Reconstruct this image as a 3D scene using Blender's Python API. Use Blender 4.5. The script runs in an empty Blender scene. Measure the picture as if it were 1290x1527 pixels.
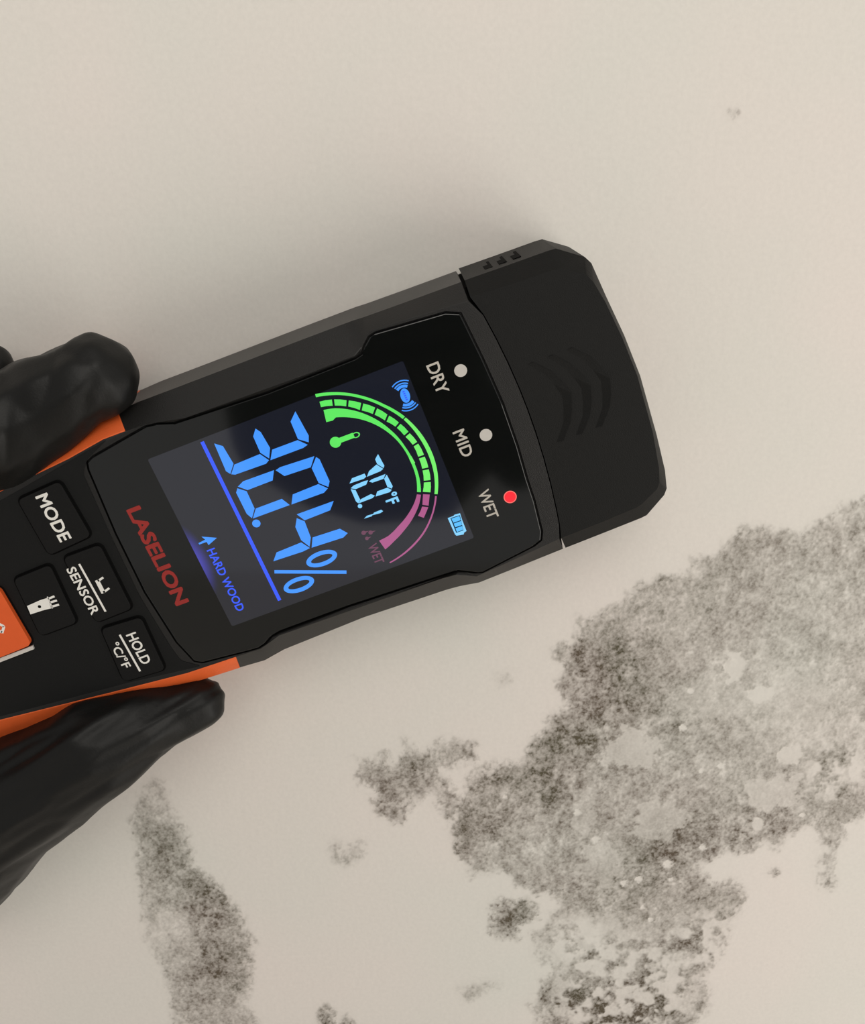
import bpy, bmesh, math, random
import numpy as np
from mathutils import Vector, Matrix
from mathutils.geometry import tessellate_polygon

random.seed(4)
S = bpy.context.scene
C = S.collection

# ------------------------------------------------------------------ camera
W_PX, H_PX, F_PX = 1290.0, 1527.0, 1600.0
PX = 0.0001477                      # metres per photo pixel at the meter's face
D = F_PX * PX
ALPHA = math.radians(20.6)
V_ = Vector((1706, 4135, 1600)).normalized()          # the meter's right-hand direction, seen by the camera
U_ = Vector((.936, -.352, 0))
U_.z = -(U_.x*V_.x + U_.y*V_.y)/V_.z
U_.normalize()
N_ = U_.cross(V_).normalized()                          # into the wall
Xw = math.cos(ALPHA)*U_ + math.sin(ALPHA)*V_
Zw = math.sin(ALPHA)*U_ - math.cos(ALPHA)*V_
def cam2world(v):
    return Vector((Xw.dot(v), N_.dot(v), Zw.dot(v)))
GAP = 0.031                         # meter face to wall
OD = Vector((0, -GAP, 1.3))
def ray(px, py):
    return Vector(((px-W_PX/2)/F_PX, (py-H_PX/2)/F_PX, 1.0))
CAM = OD - cam2world(ray(560, 680)*D)
cd = bpy.data.cameras.new('camera'); cam = bpy.data.objects.new('camera', cd); C.objects.link(cam)
ex, ey, ez = cam2world(Vector((1,0,0))), cam2world(Vector((0,1,0))), cam2world(Vector((0,0,1)))
cam.matrix_world = Matrix(((ex.x, -ey.x, -ez.x, CAM.x), (ex.y, -ey.y, -ez.y, CAM.y), (ex.z, -ey.z, -ez.z, CAM.z), (0,0,0,1)))
cd.sensor_fit = 'VERTICAL'; cd.sensor_height = 36.0; cd.lens = F_PX/H_PX*36.0
cd.clip_start = 0.01
S.camera = cam
# ------------------------------------------------------------------ light
world = bpy.data.worlds.new('room_light'); S.world = world; world.use_nodes = True
bg = world.node_tree.nodes['Background']
bg.inputs['Color'].default_value = (1.0, 0.965, 0.925, 1); bg.inputs['Strength'].default_value = 0.50
def area(name, loc, target, size, power, col):
    l = bpy.data.lights.new(name, 'AREA'); l.shape = 'DISK'; l.size = size; l.energy = power; l.color = col
    o = bpy.data.objects.new(name, l); C.objects.link(o); o.location = loc
    o.rotation_euler = (Vector(target)-Vector(loc)).to_track_quat('-Z', 'Y').to_euler()
    return o
area('upper_fill', (0.1, -1.35, 2.15), (0, 0, 1.3), 1.2, 12.0, (1.0, 0.955, 0.88))  # added fill from above, not a known lamp of the room
area('window_daylight', (1.15, -1.05, 0.75), (0, 0, 1.3), 1.3, 12.0, (1.0, 0.955, 0.88))
vs = S.view_settings
vs.view_transform = 'Standard'; vs.look = 'None'; vs.gamma = 1.0; vs.exposure = -0.19
vs.use_curve_mapping = False

# ------------------------------------------------------------------ frames
UW, VW, NW = cam2world(U_), cam2world(V_), cam2world(N_)
ZL = -NW                                                # local z: out of the meter's face
YL = -VW
DEV = Matrix(((UW.x, YL.x, ZL.x, OD.x), (UW.y, YL.y, ZL.y, OD.y), (UW.z, YL.z, ZL.z, OD.z), (0,0,0,1)))
DINV = DEV.inverted()
def L(px, py, h=0.0):
    """point of the meter's own frame, h metres above its face"""
    d = cam2world(ray(px, py))
    c = DINV @ CAM; dd = DINV.to_3x3() @ d
    t = (h - c.z)/dd.z
    return c + dd*t
def A(a, b, h=0.0):
    px = 560 + .936*a + .352*b; py = 680 - .352*a + .936*b
    return L(px, py, h)
def WP(px, py, h=0.0):
    return DEV @ L(px, py, h)
def WALL(px, py):
    d = cam2world(ray(px, py)); t = -CAM.y/d.y
    p = CAM + d*t
    return (p.x, p.z)
MM = 0.001

# ------------------------------------------------------------------ helpers
def link(name, me, mat=None, parent=None):
    o = bpy.data.objects.new(name, me); C.objects.link(o)
    if mat is not None:
        for m in (mat if isinstance(mat, (list, tuple)) else [mat]): me.materials.append(m)
    if parent: o.parent = parent
    return o
def tag(o, label=None, cat=None, group=None, kind=None):
    for k, v in (('label', label), ('category', cat), ('group', group), ('kind', kind)):
        if v: o[k] = v
    return o
def bm2me(bm, name):
    me = bpy.data.meshes.new(name); bmesh.ops.recalc_face_normals(bm, faces=bm.faces[:]); bm.to_mesh(me); bm.free(); return me
def bevel(o, w, seg=3, ang=28):
    m = o.modifiers.new('bevel', 'BEVEL'); m.width = w; m.segments = seg; m.limit_method = 'ANGLE'
    m.angle_limit = math.radians(ang); m.use_clamp_overlap = True; m.harden_normals = False
    return o
def smooth(o, ang=35):
    for p in o.data.polygons: p.use_smooth = True
    try: o.data.set_sharp_from_angle(angle=math.radians(ang))
    except Exception: pass
    return o
def prism(poly, z0, z1, bm=None):
    """closed prism over a 2D polygon (list of (x, y))"""
    own = bm is None
    if own: bm = bmesh.new()
    n = len(poly)
    lo = [bm.verts.new((p[0], p[1], z0)) for p in poly]; hi = [bm.verts.new((p[0], p[1], z1)) for p in poly]
    for i in range(n):
        j = (i+1) % n
        bm.faces.new((lo[i], lo[j], hi[j], hi[i]))
    tri = tessellate_polygon([[Vector((p[0], p[1], 0)) for p in poly]])
    for t in tri:
        try:
            bm.faces.new([hi[k] for k in t]); bm.faces.new([lo[k] for k in reversed(t)])
        except ValueError: pass
    return bm
def catmull(pts, n=6, closed=False):
    P = [Vector((p[0], p[1])) for p in pts]; out = []
    m = len(P)
    rng = range(m if closed else m-1)
    for i in rng:
        p0 = P[(i-1) % m] if closed or i > 0 else P[0]
        p1 = P[i]; p2 = P[(i+1) % m]
        p3 = P[(i+2) % m] if closed or i+2 < m else P[-1]
        for k in range(n):
            t = k/n
            out.append(0.5*((2*p1)+(-p0+p2)*t+(2*p0-5*p1+4*p2-p3)*t*t+(-p0+3*p1-3*p2+p3)*t**3))
    if not closed: out.append(P[-1])
    return [(p.x, p.y) for p in out]
def rounded(poly, r, n=5):
    out = []; m = len(poly)
    for i in range(m):
        p = Vector(poly[i]); a = Vector(poly[i-1])-p; b = Vector(poly[(i+1) % m])-p
        d = min(r, a.length*.45, b.length*.45)
        s = p + a.normalized()*d; e = p + b.normalized()*d
        for k in range(n+1):
            t = k/n
            q = s*(1-t)**2 + p*2*t*(1-t) + e*t*t
            out.append((q.x, q.y))
    return out
def lp(pts, h=0.0):
    return [(q.x, q.y) for q in (L(x, y, h) for x, y in pts)]
def crop(pts, ox, oy, s):
    return [(ox+x/s, oy+y/s) for x, y in pts]

# ------------------------------------------------------------------ materials
def srgb(r, g, b):
    f = lambda c: (c/255/12.92) if c/255 <= .04045 else ((c/255+.055)/1.055)**2.4
    return (f(r), f(g), f(b), 1)
def mat(name, col, rough=.5, spec=.5, noise=0.0, scale=400, bump=0.0, bscale=1500, emit=None, estr=0.0, coat=0.0):
    m = bpy.data.materials.new(name); m.use_nodes = True
    nt = m.node_tree; b = nt.nodes['Principled BSDF']
    b.inputs['Base Color'].default_value = col; b.inputs['Roughness'].default_value = rough
    b.inputs['Specular IOR Level'].default_value = spec
    if coat: b.inputs['Coat Weight'].default_value = coat; b.inputs['Coat Roughness'].default_value = .04
    tc = nt.nodes.new('ShaderNodeTexCoord')
    n = nt.nodes.new('ShaderNodeTexNoise'); n.inputs['Scale'].default_value = scale; n.inputs['Detail'].default_value = 4
    nt.links.new(tc.outputs['Object'], n.inputs['Vector'])
    mr = nt.nodes.new('ShaderNodeMapRange'); mr.inputs['From Min'].default_value = .25; mr.inputs['From Max'].default_value = .75
    mr.inputs['To Min'].default_value = 1-noise; mr.inputs['To Max'].default_value = 1+noise
    nt.links.new(n.outputs['Fac'], mr.inputs['Value'])
    mx = nt.nodes.new('ShaderNodeMix'); mx.data_type = 'RGBA'; mx.blend_type = 'MULTIPLY'; mx.inputs[0].default_value = 1
    mx.inputs[6].default_value = col
    nt.links.new(mr.outputs['Result'], mx.inputs[7]); nt.links.new(mx.outputs[2], b.inputs['Base Color'])
    if bump:
        n2 = nt.nodes.new('ShaderNodeTexNoise'); n2.inputs['Scale'].default_value = bscale; n2.inputs['Detail'].default_value = 3
        nt.links.new(tc.outputs['Object'], n2.inputs['Vector'])
        bp = nt.nodes.new('ShaderNodeBump'); bp.inputs['Strength'].default_value = bump; bp.inputs['Distance'].default_value = .0003
        nt.links.new(n2.outputs['Fac'], bp.inputs['Height']); nt.links.new(bp.outputs['Normal'], b.inputs['Normal'])
    if emit:
        b.inputs['Emission Color'].default_value = emit; b.inputs['Emission Strength'].default_value = estr
    return m
M_shell = mat('black_plastic', srgb(22, 21, 20), .42, .42, .06, 500, .25, 4000)
M_ctrl = mat('control_face_plastic', srgb(9, 10, 10), .6, .25, .05, 500, .2, 4000)  # near black: dark reflection of thumb and hand put into the colour
M_cap = mat('cap_plastic_shaded', srgb(18, 18, 17), .55, .2, .06, 500, .3, 4000)  # darker than the shell: blocked frontal light put into the colour
M_grip = mat('orange_rubber', srgb(226, 98, 42), .55, .4, .05, 300, .2, 3000)
M_obutton = mat('orange_button_plastic', srgb(214, 88, 36), .45, .4, .04, 300)
M_button = mat('button_rubber', srgb(7, 7, 7), .6, .25, .05, 500, .15, 4000)  # darkened likewise for the hand mirrored over the keys
M_panel = mat('black_glass', (.0045, .0052, .0050, 1), .07, .55, .02, 200)
M_dark = mat('shade_and_mark_black', (.002, .002, .002, 1), .9, .1)  # black for painted gap and slot shade, and for dark marks
M_white = mat('white_print', srgb(226, 224, 218), .6, .3, .03)
M_grey = mat('pale_print', srgb(190, 185, 176), .4, .4, .03)
M_red = mat('red_print', srgb(150, 42, 38), .5, .4, .05)
M_lens = mat('indicator_lens', srgb(196, 192, 186), .35, .4, .03)
def lit(name, rgb, e):
    c = srgb(*rgb)
    return mat(name, (c[0]*.05, c[1]*.05, c[2]*.05, 1), .08, .5, 0, 200, emit=c, estr=e*1.13)
M_blue = lit('lit_blue', (72, 152, 255), 1.0)
M_deep = lit('lit_deep_blue', (62, 96, 255), .95)
M_cyan = lit('lit_pale_blue', (135, 210, 255), 1.0)
M_sky = lit('lit_battery_blue', (92, 190, 255), 1.0)
M_green = lit('lit_green', (98, 232, 100), 1.0)
M_lime = lit('lit_lime_green', (120, 240, 110), 1.0)
M_pink = lit('lit_pink', (186, 100, 150), .85)
M_mauve = lit('lit_mauve', (130, 84, 108), .7)
M_led = lit('lit_red', (255, 40, 52), 1.1)
M_ledring = lit('lit_red_rim', (255, 120, 110), 1.0)

def display_material():
    m = mat('display_glass', (.006, .0065, .009, 1), .06, 1.0, .02, 100)
    nt = m.node_tree; b = nt.nodes['Principled BSDF']
    tc = nt.nodes.new('ShaderNodeTexCoord')
    leak = L(287, 838)
    def spot(cx, cy, sx, sy, ang):
        mp = nt.nodes.new('ShaderNodeMapping'); mp.vector_type = 'TEXTURE'
        mp.inputs['Location'].default_value = (cx, cy, 0); mp.inputs['Scale'].default_value = (sx, sy, 1)
        mp.inputs['Rotation'].default_value = (0, 0, ang)
        nt.links.new(tc.outputs['Object'], mp.inputs['Vector'])
        sp = nt.nodes.new('ShaderNodeVectorMath'); sp.operation = 'LENGTH'
        fl = nt.nodes.new('ShaderNodeVectorMath'); fl.operation = 'MULTIPLY'; fl.inputs[1].default_value = (1, 1, 0)
        nt.links.new(mp.outputs['Vector'], fl.inputs[0]); nt.links.new(fl.outputs['Vector'], sp.inputs[0])
        mr = nt.nodes.new('ShaderNodeMapRange'); mr.interpolation_type = 'SMOOTHSTEP'
        mr.inputs['From Min'].default_value = 1; mr.inputs['From Max'].default_value = 0
        nt.links.new(sp.outputs['Value'], mr.inputs['Value'])
        return mr
    s1 = spot(leak.x, leak.y, .0046, .0105, 0)
    mx = nt.nodes.new('ShaderNodeMix'); mx.data_type = 'RGBA'
    mx.inputs[6].default_value = (.0075, .009, .016, 1); mx.inputs[7].default_value = (.075, .07, .62, 1)
    nt.links.new(s1.outputs['Result'], mx.inputs[0])
    nt.links.new(mx.outputs[2], b.inputs['Emission Color']); b.inputs['Emission Strength'].default_value = 1.0
    return m
M_display = display_material()
M_phone = mat('phone_glass', srgb(14, 14, 15), .3, .4, .03, 100)

# wall paint, shared colour recipe for the plaster and for the film the mould grows in
def wall_colour(nt):
    geo = nt.nodes.new('ShaderNodeNewGeometry')
    n = nt.nodes.new('ShaderNodeTexNoise'); n.inputs['Scale'].default_value = 14; n.inputs['Detail'].default_value = 2
    nt.links.new(geo.outputs['Position'], n.inputs['Vector'])
    r = nt.nodes.new('ShaderNodeValToRGB')
    r.color_ramp.elements[0].position = .3; r.color_ramp.elements[0].color = (.705, .69, .638, 1)
    r.color_ramp.elements[1].position = .7; r.color_ramp.elements[1].color = (.76, .70, .655, 1)
    nt.links.new(n.outputs['Fac'], r.inputs['Fac'])
    n2 = nt.nodes.new('ShaderNodeTexNoise'); n2.inputs['Scale'].default_value = 900; n2.inputs['Detail'].default_value = 3
    nt.links.new(geo.outputs['Position'], n2.inputs['Vector'])
    mr = nt.nodes.new('ShaderNodeMapRange'); mr.inputs['From Min'].default_value = .3; mr.inputs['From Max'].default_value = .7
    mr.inputs['To Min'].default_value = .975; mr.inputs['To Max'].default_value = 1.02
    nt.links.new(n2.outputs['Fac'], mr.inputs['Value'])
    mx = nt.nodes.new('ShaderNodeMix'); mx.data_type = 'RGBA'; mx.blend_type = 'MULTIPLY'; mx.inputs[0].default_value = 1
    nt.links.new(r.outputs['Color'], mx.inputs[6]); nt.links.new(mr.outputs['Result'], mx.inputs[7])
    return geo, mx.outputs[2]
def wall_material():
    m = bpy.data.materials.new('painted_plaster'); m.use_nodes = True; nt = m.node_tree; b = nt.nodes['Principled BSDF']
    geo, col = wall_colour(nt)
    nt.links.new(col, b.inputs['Base Color']); b.inputs['Roughness'].default_value = .85; b.inputs['Specular IOR Level'].default_value = .2
    n = nt.nodes.new('ShaderNodeTexNoise'); n.inputs['Scale'].default_value = 260; n.inputs['Detail'].default_value = 5
    nt.links.new(geo.outputs['Position'], n.inputs['Vector'])
    bp = nt.nodes.new('ShaderNodeBump'); bp.inputs['Strength'].default_value = .25; bp.inputs['Distance'].default_value = .0006
    nt.links.new(n.outputs['Fac'], bp.inputs['Height']); nt.links.new(bp.outputs['Normal'], b.inputs['Normal'])
    return m
def mould_material():
    m = bpy.data.materials.new('mould'); m.use_nodes = True; nt = m.node_tree; b = nt.nodes['Principled BSDF']
    geo, col = wall_colour(nt)
    at = nt.nodes.new('ShaderNodeAttribute'); at.attribute_name = 'mould_amount'
    a2 = nt.nodes.new('ShaderNodeAttribute'); a2.attribute_name = 'mould_warmth'
    mc = nt.nodes.new('ShaderNodeMix'); mc.data_type = 'RGBA'
    mc.inputs[6].default_value = srgb(88, 83, 68); mc.inputs[7].default_value = srgb(96, 85, 74)
    nt.links.new(a2.outputs['Fac'], mc.inputs[0])
    n = nt.nodes.new('ShaderNodeTexNoise'); n.inputs['Scale'].default_value = 1500; n.inputs['Detail'].default_value = 3
    nt.links.new(geo.outputs['Position'], n.inputs['Vector'])
    mr = nt.nodes.new('ShaderNodeMapRange'); mr.inputs['From Min'].default_value = .3; mr.inputs['From Max'].default_value = .7
    mr.inputs['To Min'].default_value = .8; mr.inputs['To Max'].default_value = 1.18
    nt.links.new(n.outputs['Fac'], mr.inputs['Value'])
    mu = nt.nodes.new('ShaderNodeMath'); mu.operation = 'MULTIPLY'; mu.use_clamp = True
    nt.links.new(at.outputs['Fac'], mu.inputs[0]); nt.links.new(mr.outputs['Result'], mu.inputs[1])
    mx = nt.nodes.new('ShaderNodeMix'); mx.data_type = 'RGBA'
    nt.links.new(mu.outputs[0], mx.inputs[0]); nt.links.new(col, mx.inputs[6]); nt.links.new(mc.outputs[2], mx.inputs[7])
    nt.links.new(mx.outputs[2], b.inputs['Base Color']); b.inputs['Roughness'].default_value = .95; b.inputs['Specular IOR Level'].default_value = .1
    return m
M_wall = wall_material(); M_mould = mould_material()

def glove_material():
    m = mat('black_nitrile', srgb(17, 17, 16), .46, .26, .08, 120, .12, 1800)
    return m
M_glove = glove_material()

# ------------------------------------------------------------------ wall
bm = bmesh.new()
bmesh.ops.create_cube(bm, size=1, matrix=Matrix.Translation((0, .05, 1.3)) @ Matrix.Diagonal((2.4, .1, 2.6, 1)))
wall = tag(link('wall_back', bm2me(bm, 'wall_back'), M_wall), 'off-white painted plaster wall stained with grey mould', 'wall', None, 'structure')

bm = bmesh.new()
bmesh.ops.create_cube(bm, size=1, matrix=Matrix.Translation((0, -1.5, -.05)) @ Matrix.Diagonal((2.4, 3.0, .1, 1)))
tag(link('floor', bm2me(bm, 'floor'), mat('floor_tile', srgb(226, 220, 212), .6, .3, .04, 12)), 'plain pale floor below the mouldy wall', 'floor', None, 'structure')

# ------------------------------------------------------------------ mould
def hash2(ix, iy, seed):
    h = (ix.astype(np.int64)*374761393 + iy.astype(np.int64)*668265263 + seed*1442695041) & 0xffffffff
    h = ((h ^ (h >> 13))*1274126177) & 0xffffffff
    h = (h ^ (h >> 16)) & 0xffffffff
    return h/4294967295.0
def vnoise(x, y, seed):
    ix, iy = np.floor(x), np.floor(y); fx, fy = x-ix, y-iy
    fx = fx*fx*(3-2*fx); fy = fy*fy*(3-2*fy)
    a = hash2(ix, iy, seed); b = hash2(ix+1, iy, seed); c = hash2(ix, iy+1, seed); d = hash2(ix+1, iy+1, seed)
    return (a*(1-fx)+b*fx)*(1-fy) + (c*(1-fx)+d*fx)*fy
def fbm(x, y, seed, octv=4, gain=.55):
    s, amp, t = 0, 1, 0
    for o in range(octv):
        ca, sa = math.cos(o*1.1), math.sin(o*1.1)
        s = s + amp*vnoise((x*ca-y*sa)*2**o + o*17.3, (x*sa+y*ca)*2**o + o*9.1, seed+o); t += amp; amp *= gain
    return s/t
def sdist(X, Y, poly):
    P = np.array(poly); Q = np.roll(P, -1, 0)
    d = np.full(X.shape, 1e9); ins = np.zeros(X.shape, bool)
    for (x1, y1), (x2, y2) in zip(P, Q):
        ex_, ey_ = x2-x1, y2-y1; l2 = ex_*ex_+ey_*ey_+1e-12
        t = np.clip(((X-x1)*ex_+(Y-y1)*ey_)/l2, 0, 1)
        d = np.minimum(d, np.hypot(X-x1-t*ex_, Y-y1-t*ey_))
        c = ((y1 > Y) != (y2 > Y)) & (X < (x2-x1)*(Y-y1)/(y2-y1+1e-15)+x1)
        ins ^= c
    return np.where(ins, -d, d)
def sstep(a, b, x):
    t = np.clip((x-a)/(b-a), 0, 1); return t*t*(3-2*t)
WS = (WALL(1000, 1200)[0]-WALL(900, 1200)[0])/100*1000      # mm per photo pixel on the wall
def mould(name, label, polys, zones, pale=(), specks=(), step=.28, edge=1.6, base=.6, rag=3.0, seed=3, margin=3.5, group=None, grow=.8, clump=()):
    """polys: outlines; zones: (px, py, radius px, strength); pale: (px, py, rx, ry, amount)"""
    pl = [[tuple(1000*c for c in WALL(*p)) for p in poly] for poly in polys]
    al = np.array([p for poly in pl for p in poly])
    x0, y0 = al.min(0)-margin-2; x1, y1 = al.max(0)+margin+2
    xs = np.arange(x0, x1, step); ys = np.arange(y0, y1, step)
    X, Y = np.meshgrid(xs, ys)
    sd = np.full(X.shape, 1e9)
    for poly in pl: sd = np.minimum(sd, sdist(X, Y, poly))
    n1 = fbm(X/5.0, Y/5.0, seed, 4)-.5; n2 = fbm(X/1.6, Y/1.6, seed+20, 3)-.5
    e = grow - sd + rag*2.0*n1 + 1.6*n2
    body = sstep(-edge*.6, edge*1.5, e)
    # strength map
    num = np.full(X.shape, base*.6); den = np.full(X.shape, .6)
    for px, py, r, s in zones:
        cx, cy = (1000*c for c in WALL(px, py)); w = 1.6*np.exp(-((X-cx)**2+(Y-cy)**2)/(2*(r*WS*.6)**2))
        num += w*s*1.14; den += w
    st = num/den
    big = fbm(X/9, Y/9, seed+40, 3); mid = fbm(X/2.4, Y/3.1, seed+50, 4); fine = fbm(X/.75, Y/.8, seed+60, 3)
    spots = sstep(.5, .68, fbm(X/1.15, Y/1.3, seed+70, 3))
    strk = fbm((X+.35*Y)/.9, (Y-.35*X)/4.0, seed+90, 3)
    dens = st*(.62 + .75*(big-.35)) + .55*(mid-.5)*(.35+st) + .62*(fine-.5)*(.3+st) + .14*spots*st*1.3 + .22*(strk-.5)*st
    # whorled edge: thinner and speckled towards the rim
    rim = sstep(0, 5.0, e)
    lac = sstep(.42, .62, fbm(X/1.0, Y/1.1, seed+80, 3))
    dens = dens*(rim + (1-rim)*(.25+.75*lac))
    cl = sstep(.38, .64, fbm(X/3.2, Y/3.6, seed+140, 3))
    for px, py, r in clump:
        cx, cy = (1000*c for c in WALL(px, py)); w = sstep(1.1, .5, np.hypot(X-cx, Y-cy)/(r*WS))
        dens = dens*(1-w) + w*dens*(.18+1.15*cl)
    dens = np.clip(dens, 0, 1)*body
    Z = .06 + .55*body*(fine-.3)*.5 + .35*body*mid
    for px, py, rx, ry, am in pale:
        cx, cy = (1000*c for c in WALL(px, py))
        q = np.hypot((X-cx)/(rx*WS), (Y-cy)/(ry*WS)) + 1.5*(fbm(X/2.2, Y/2.2, seed+110, 4)-.5)
        f = sstep(1.05, .80, q)*am
        dens = dens*(1-f*(.72+.5*(fine-.4)+.5*(mid-.4))) ; Z = Z*(1-.5*f) + .35*f
    for px, py, r in specks:
        cx, cy = (1000*c for c in WALL(px, py)); q = np.hypot(X-cx, Y-cy)/(r*WS)+.9*(fbm(X/.6, Y/.6, seed+120, 2)-.5)
        f = sstep(1.15, .7, q); dens = dens*(1-.95*f); Z = Z + .8*f
    Z = np.maximum(Z, .03)
    keepv = (dens > .012)
    k = keepv.copy()
    for ax in (0, 1):
        for sft in (-1, 1): k |= np.roll(keepv, sft, ax)
    f = k[:-1, :-1] | k[1:, :-1] | k[:-1, 1:] | k[1:, 1:]
    ny, nx = X.shape
    jj, ii = np.nonzero(f)
    idx = np.stack([jj*nx+ii, jj*nx+ii+1, (jj+1)*nx+ii+1, (jj+1)*nx+ii], 1)
    used = np.unique(idx); remap = -np.ones(nx*ny, np.int64); remap[used] = np.arange(len(used)); idx = remap[idx]
    Zf = .6*Z*np.clip(dens*2.2, 0, 1) + .02
    co = np.stack([X.ravel()[used], -Zf.ravel()[used], Y.ravel()[used]], 1)*.001
    me = bpy.data.meshes.new(name)
    me.vertices.add(len(co)); me.vertices.foreach_set('co', co.astype(np.float32).ravel())
    me.loops.add(idx.size); me.loops.foreach_set('vertex_index', idx.astype(np.int32).ravel())
    me.polygons.add(len(idx)); me.polygons.foreach_set('loop_start', np.arange(0, idx.size, 4, dtype=np.int32))
    me.polygons.foreach_set('loop_total', np.full(len(idx), 4, np.int32))
    me.update(calc_edges=True); me.validate()
    at = me.attributes.new('mould_amount', 'FLOAT', 'POINT'); at.data.foreach_set('value', dens.ravel()[used].astype(np.float32))
    wm = np.clip(.5+2.2*(fbm(X/14, Y/14, seed+130, 2)-.5), 0, 1)
    at = me.attributes.new('mould_warmth', 'FLOAT', 'POINT'); at.data.foreach_set('value', wm.ravel()[used].astype(np.float32))
    me.polygons.foreach_set('use_smooth', np.ones(len(idx), bool))
    o = link(name, me, M_mould)
    # put the origin at the patch's centre on the wall
    cc = co.mean(0); off = Vector((float(cc[0]), 0, float(cc[2])))
    me.transform(Matrix.Translation(-off)); o.location = off
    return tag(o, label, 'mould', group)

main_poly = [(1290,745),(1245,765),(1200,790),(1150,785),(1110,788),(1085,808),(1072,835),(1035,832),(1018,858),(960,866),(925,890),(890,910),(866,920),(858,950),(848,985),(834,1020),(838,1050),(815,1070),(800,1095),(780,1130),(740,1143),(715,1150),(690,1172),(680,1200),(668,1235),(690,1280),(702,1312),(745,1298),(765,1322),(800,1332),(832,1328),(828,1350),(812,1385),(795,1395),(800,1435),(822,1445),(806,1470),(792,1500),(806,1560),(1015,1560),(1060,1500),(1055,1460),(1075,1420),(1095,1390),(1112,1340),(1100,1312),(1065,1318),(1050,1290),(1100,1272),(1160,1260),(1195,1235),(1217,1222),(1224,1260),(1222,1315),(1240,1322),(1250,1262),(1265,1235),(1290,1215),(1420,1200),(1420,700)]
arm_poly = [(530,1150),(540,1130),(570,1127),(596,1140),(603,1105),(640,1115),(680,1097),(708,1105),(703,1130),(682,1143),(664,1150),(672,1172),(700,1180),(672,1222),(650,1200),(640,1188),(610,1200),(602,1230),(555,1210),(555,1180),(540,1170)]
mould('mould_patch', 'large mottled grey-brown mould patch covering the lower right of the wall',
      [main_poly, arm_poly],
      [(880,1030,60,.80),(880,1000,40,.8),(860,1120,70,.78),(740,1190,55,.80),(700,1260,40,.72),(840,1200,55,.74),(900,1300,60,.72),(990,1270,60,.78),(1080,1255,60,.8),(1150,1235,40,.72),
       (930,960,50,.62),(1000,930,70,.5),(1120,870,60,.45),(1240,860,70,.48),(1200,950,90,.34),(1150,1060,80,.30),(1250,1080,70,.28),(1050,1100,70,.5),(1060,1200,60,.55),(1240,1190,50,.52),
       (960,1390,50,.36),(850,1430,60,.3),(930,1500,45,.95),(830,1490,30,.9),(1000,1490,40,.62),(1050,1400,50,.42),(570,1190,40,.85),(620,1150,30,.78),(690,1120,25,.6),(905,1260,60,.45),(1080,1340,30,.5),(1235,1290,30,.34)],
      pale=[(940,1115,50,34,.7),(1098,993,18,26,.9),(1133,1034,20,12,.9),(1155,1182,48,34,.62),(1178,1125,22,14,.85),(985,1222,46,34,.55),(1130,1228,10,14,.9),(897,1290,34,44,.5),(1070,1040,60,40,.3),(1195,1050,60,60,.3),(880,1410,20,18,.8),(905,1385,24,30,.5),(1020,1430,30,20,.5),(872,1215,18,40,.45)], clump=[(930,1480,150),(860,1400,60),(1060,1400,70),(1230,1290,60),(1250,1150,60)],
      specks=[(1030,1030,5),(1045,1149,4),(862,1211,6),(888,1252,7),(931,1317,6),(953,1311,6),(1048,1263,6),(958,1352,4),(970,1371,5),(1000,1311,4),(753,1188,4),(1196,1215,5),(1076,1142,6),(995,1287,8),(1018,1085,6)], seed=3)
mould('mould_patch', 'round dark mould spot close beside the left rim of the large patch',
      [[(730,1350),(752,1338),(770,1346),(785,1338),(800,1350),(800,1368),(778,1382),(775,1402),(750,1403),(732,1390)]],
      [(762,1370,40,.92)], base=.9, seed=211, rag=1.6, edge=1.2)
mould('mould_streak', 'tall grey mould streak rising up the wall under the gloved hand',
      [[(232,1160),(248,1165),(256,1195),(272,1220),(284,1260),(290,1290),(330,1320),(358,1355),(374,1395),(380,1430),(376,1480),(370,1497),(402,1560),(255,1560),(258,1490),(240,1440),(216,1400),(213,1350),(206,1310),(202,1260),(197,1220),(207,1185)]],
      [(235,1200,40,.34),(240,1260,45,.62),(290,1330,45,.72),(320,1370,40,.86),(330,1440,50,.78),(235,1400,35,.22),(300,1490,50,.62),(250,1370,28,.3),(330,1520,50,.4),(275,1420,35,.5)], base=.6, seed=33, rag=1.6, edge=1.5)
mould('mould_spot', 'faint pale mould smudge alone on clean wall between streak and large patch',
      [[(492,1262),(505,1255),(510,1280),(525,1262),(538,1255),(543,1272),(525,1285),(513,1290),(495,1280)]], [(515,1270,30,.5)], base=.45, seed=55, rag=1.6, edge=2)
mould('mould_spot', 'small dark mould dot low on the wall beyond the streak, left of a pair',
      [[(474,1506),(487,1498),(500,1506),(499,1545),(474,1545)]], [(487,1515,20,.9)], base=.9, seed=61, rag=1.3, edge=1.2)
mould('mould_spot', 'small dark mould dot low on the wall beyond the streak, right of a pair',
      [[(508,1518),(519,1513),(528,1522),(526,1545),(508,1545)]], [(517,1525,20,.85)], base=.85, seed=67, rag=1.2, edge=1.2)
mould('mould_spot', 'faint grey mould smudge near the bottom between the round spot and the paired dots',
      [[(685,1475),(700,1470),(725,1462),(742,1468),(725,1480),(700,1492),(688,1490)]], [(710,1478,30,.45)], base=.4, seed=71, rag=1.8, edge=2.4)
mould('mould_spot', 'faint mould smudge on the wall just below the edge of the meter',
      [[(742,1010),(757,1002),(770,1010),(764,1022),(750,1020)]], [(757,1012,20,.3)], base=.28, seed=77, rag=1.8, edge=2.4)
mould('mould_spot', 'small mould tuft left of the upper rim of the large patch',
      [[(824,966),(838,958),(850,966),(848,984),(834,988),(824,980)]], [(838,972,20,.55)], base=.5, seed=79, rag=1.5, edge=1.6)
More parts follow.
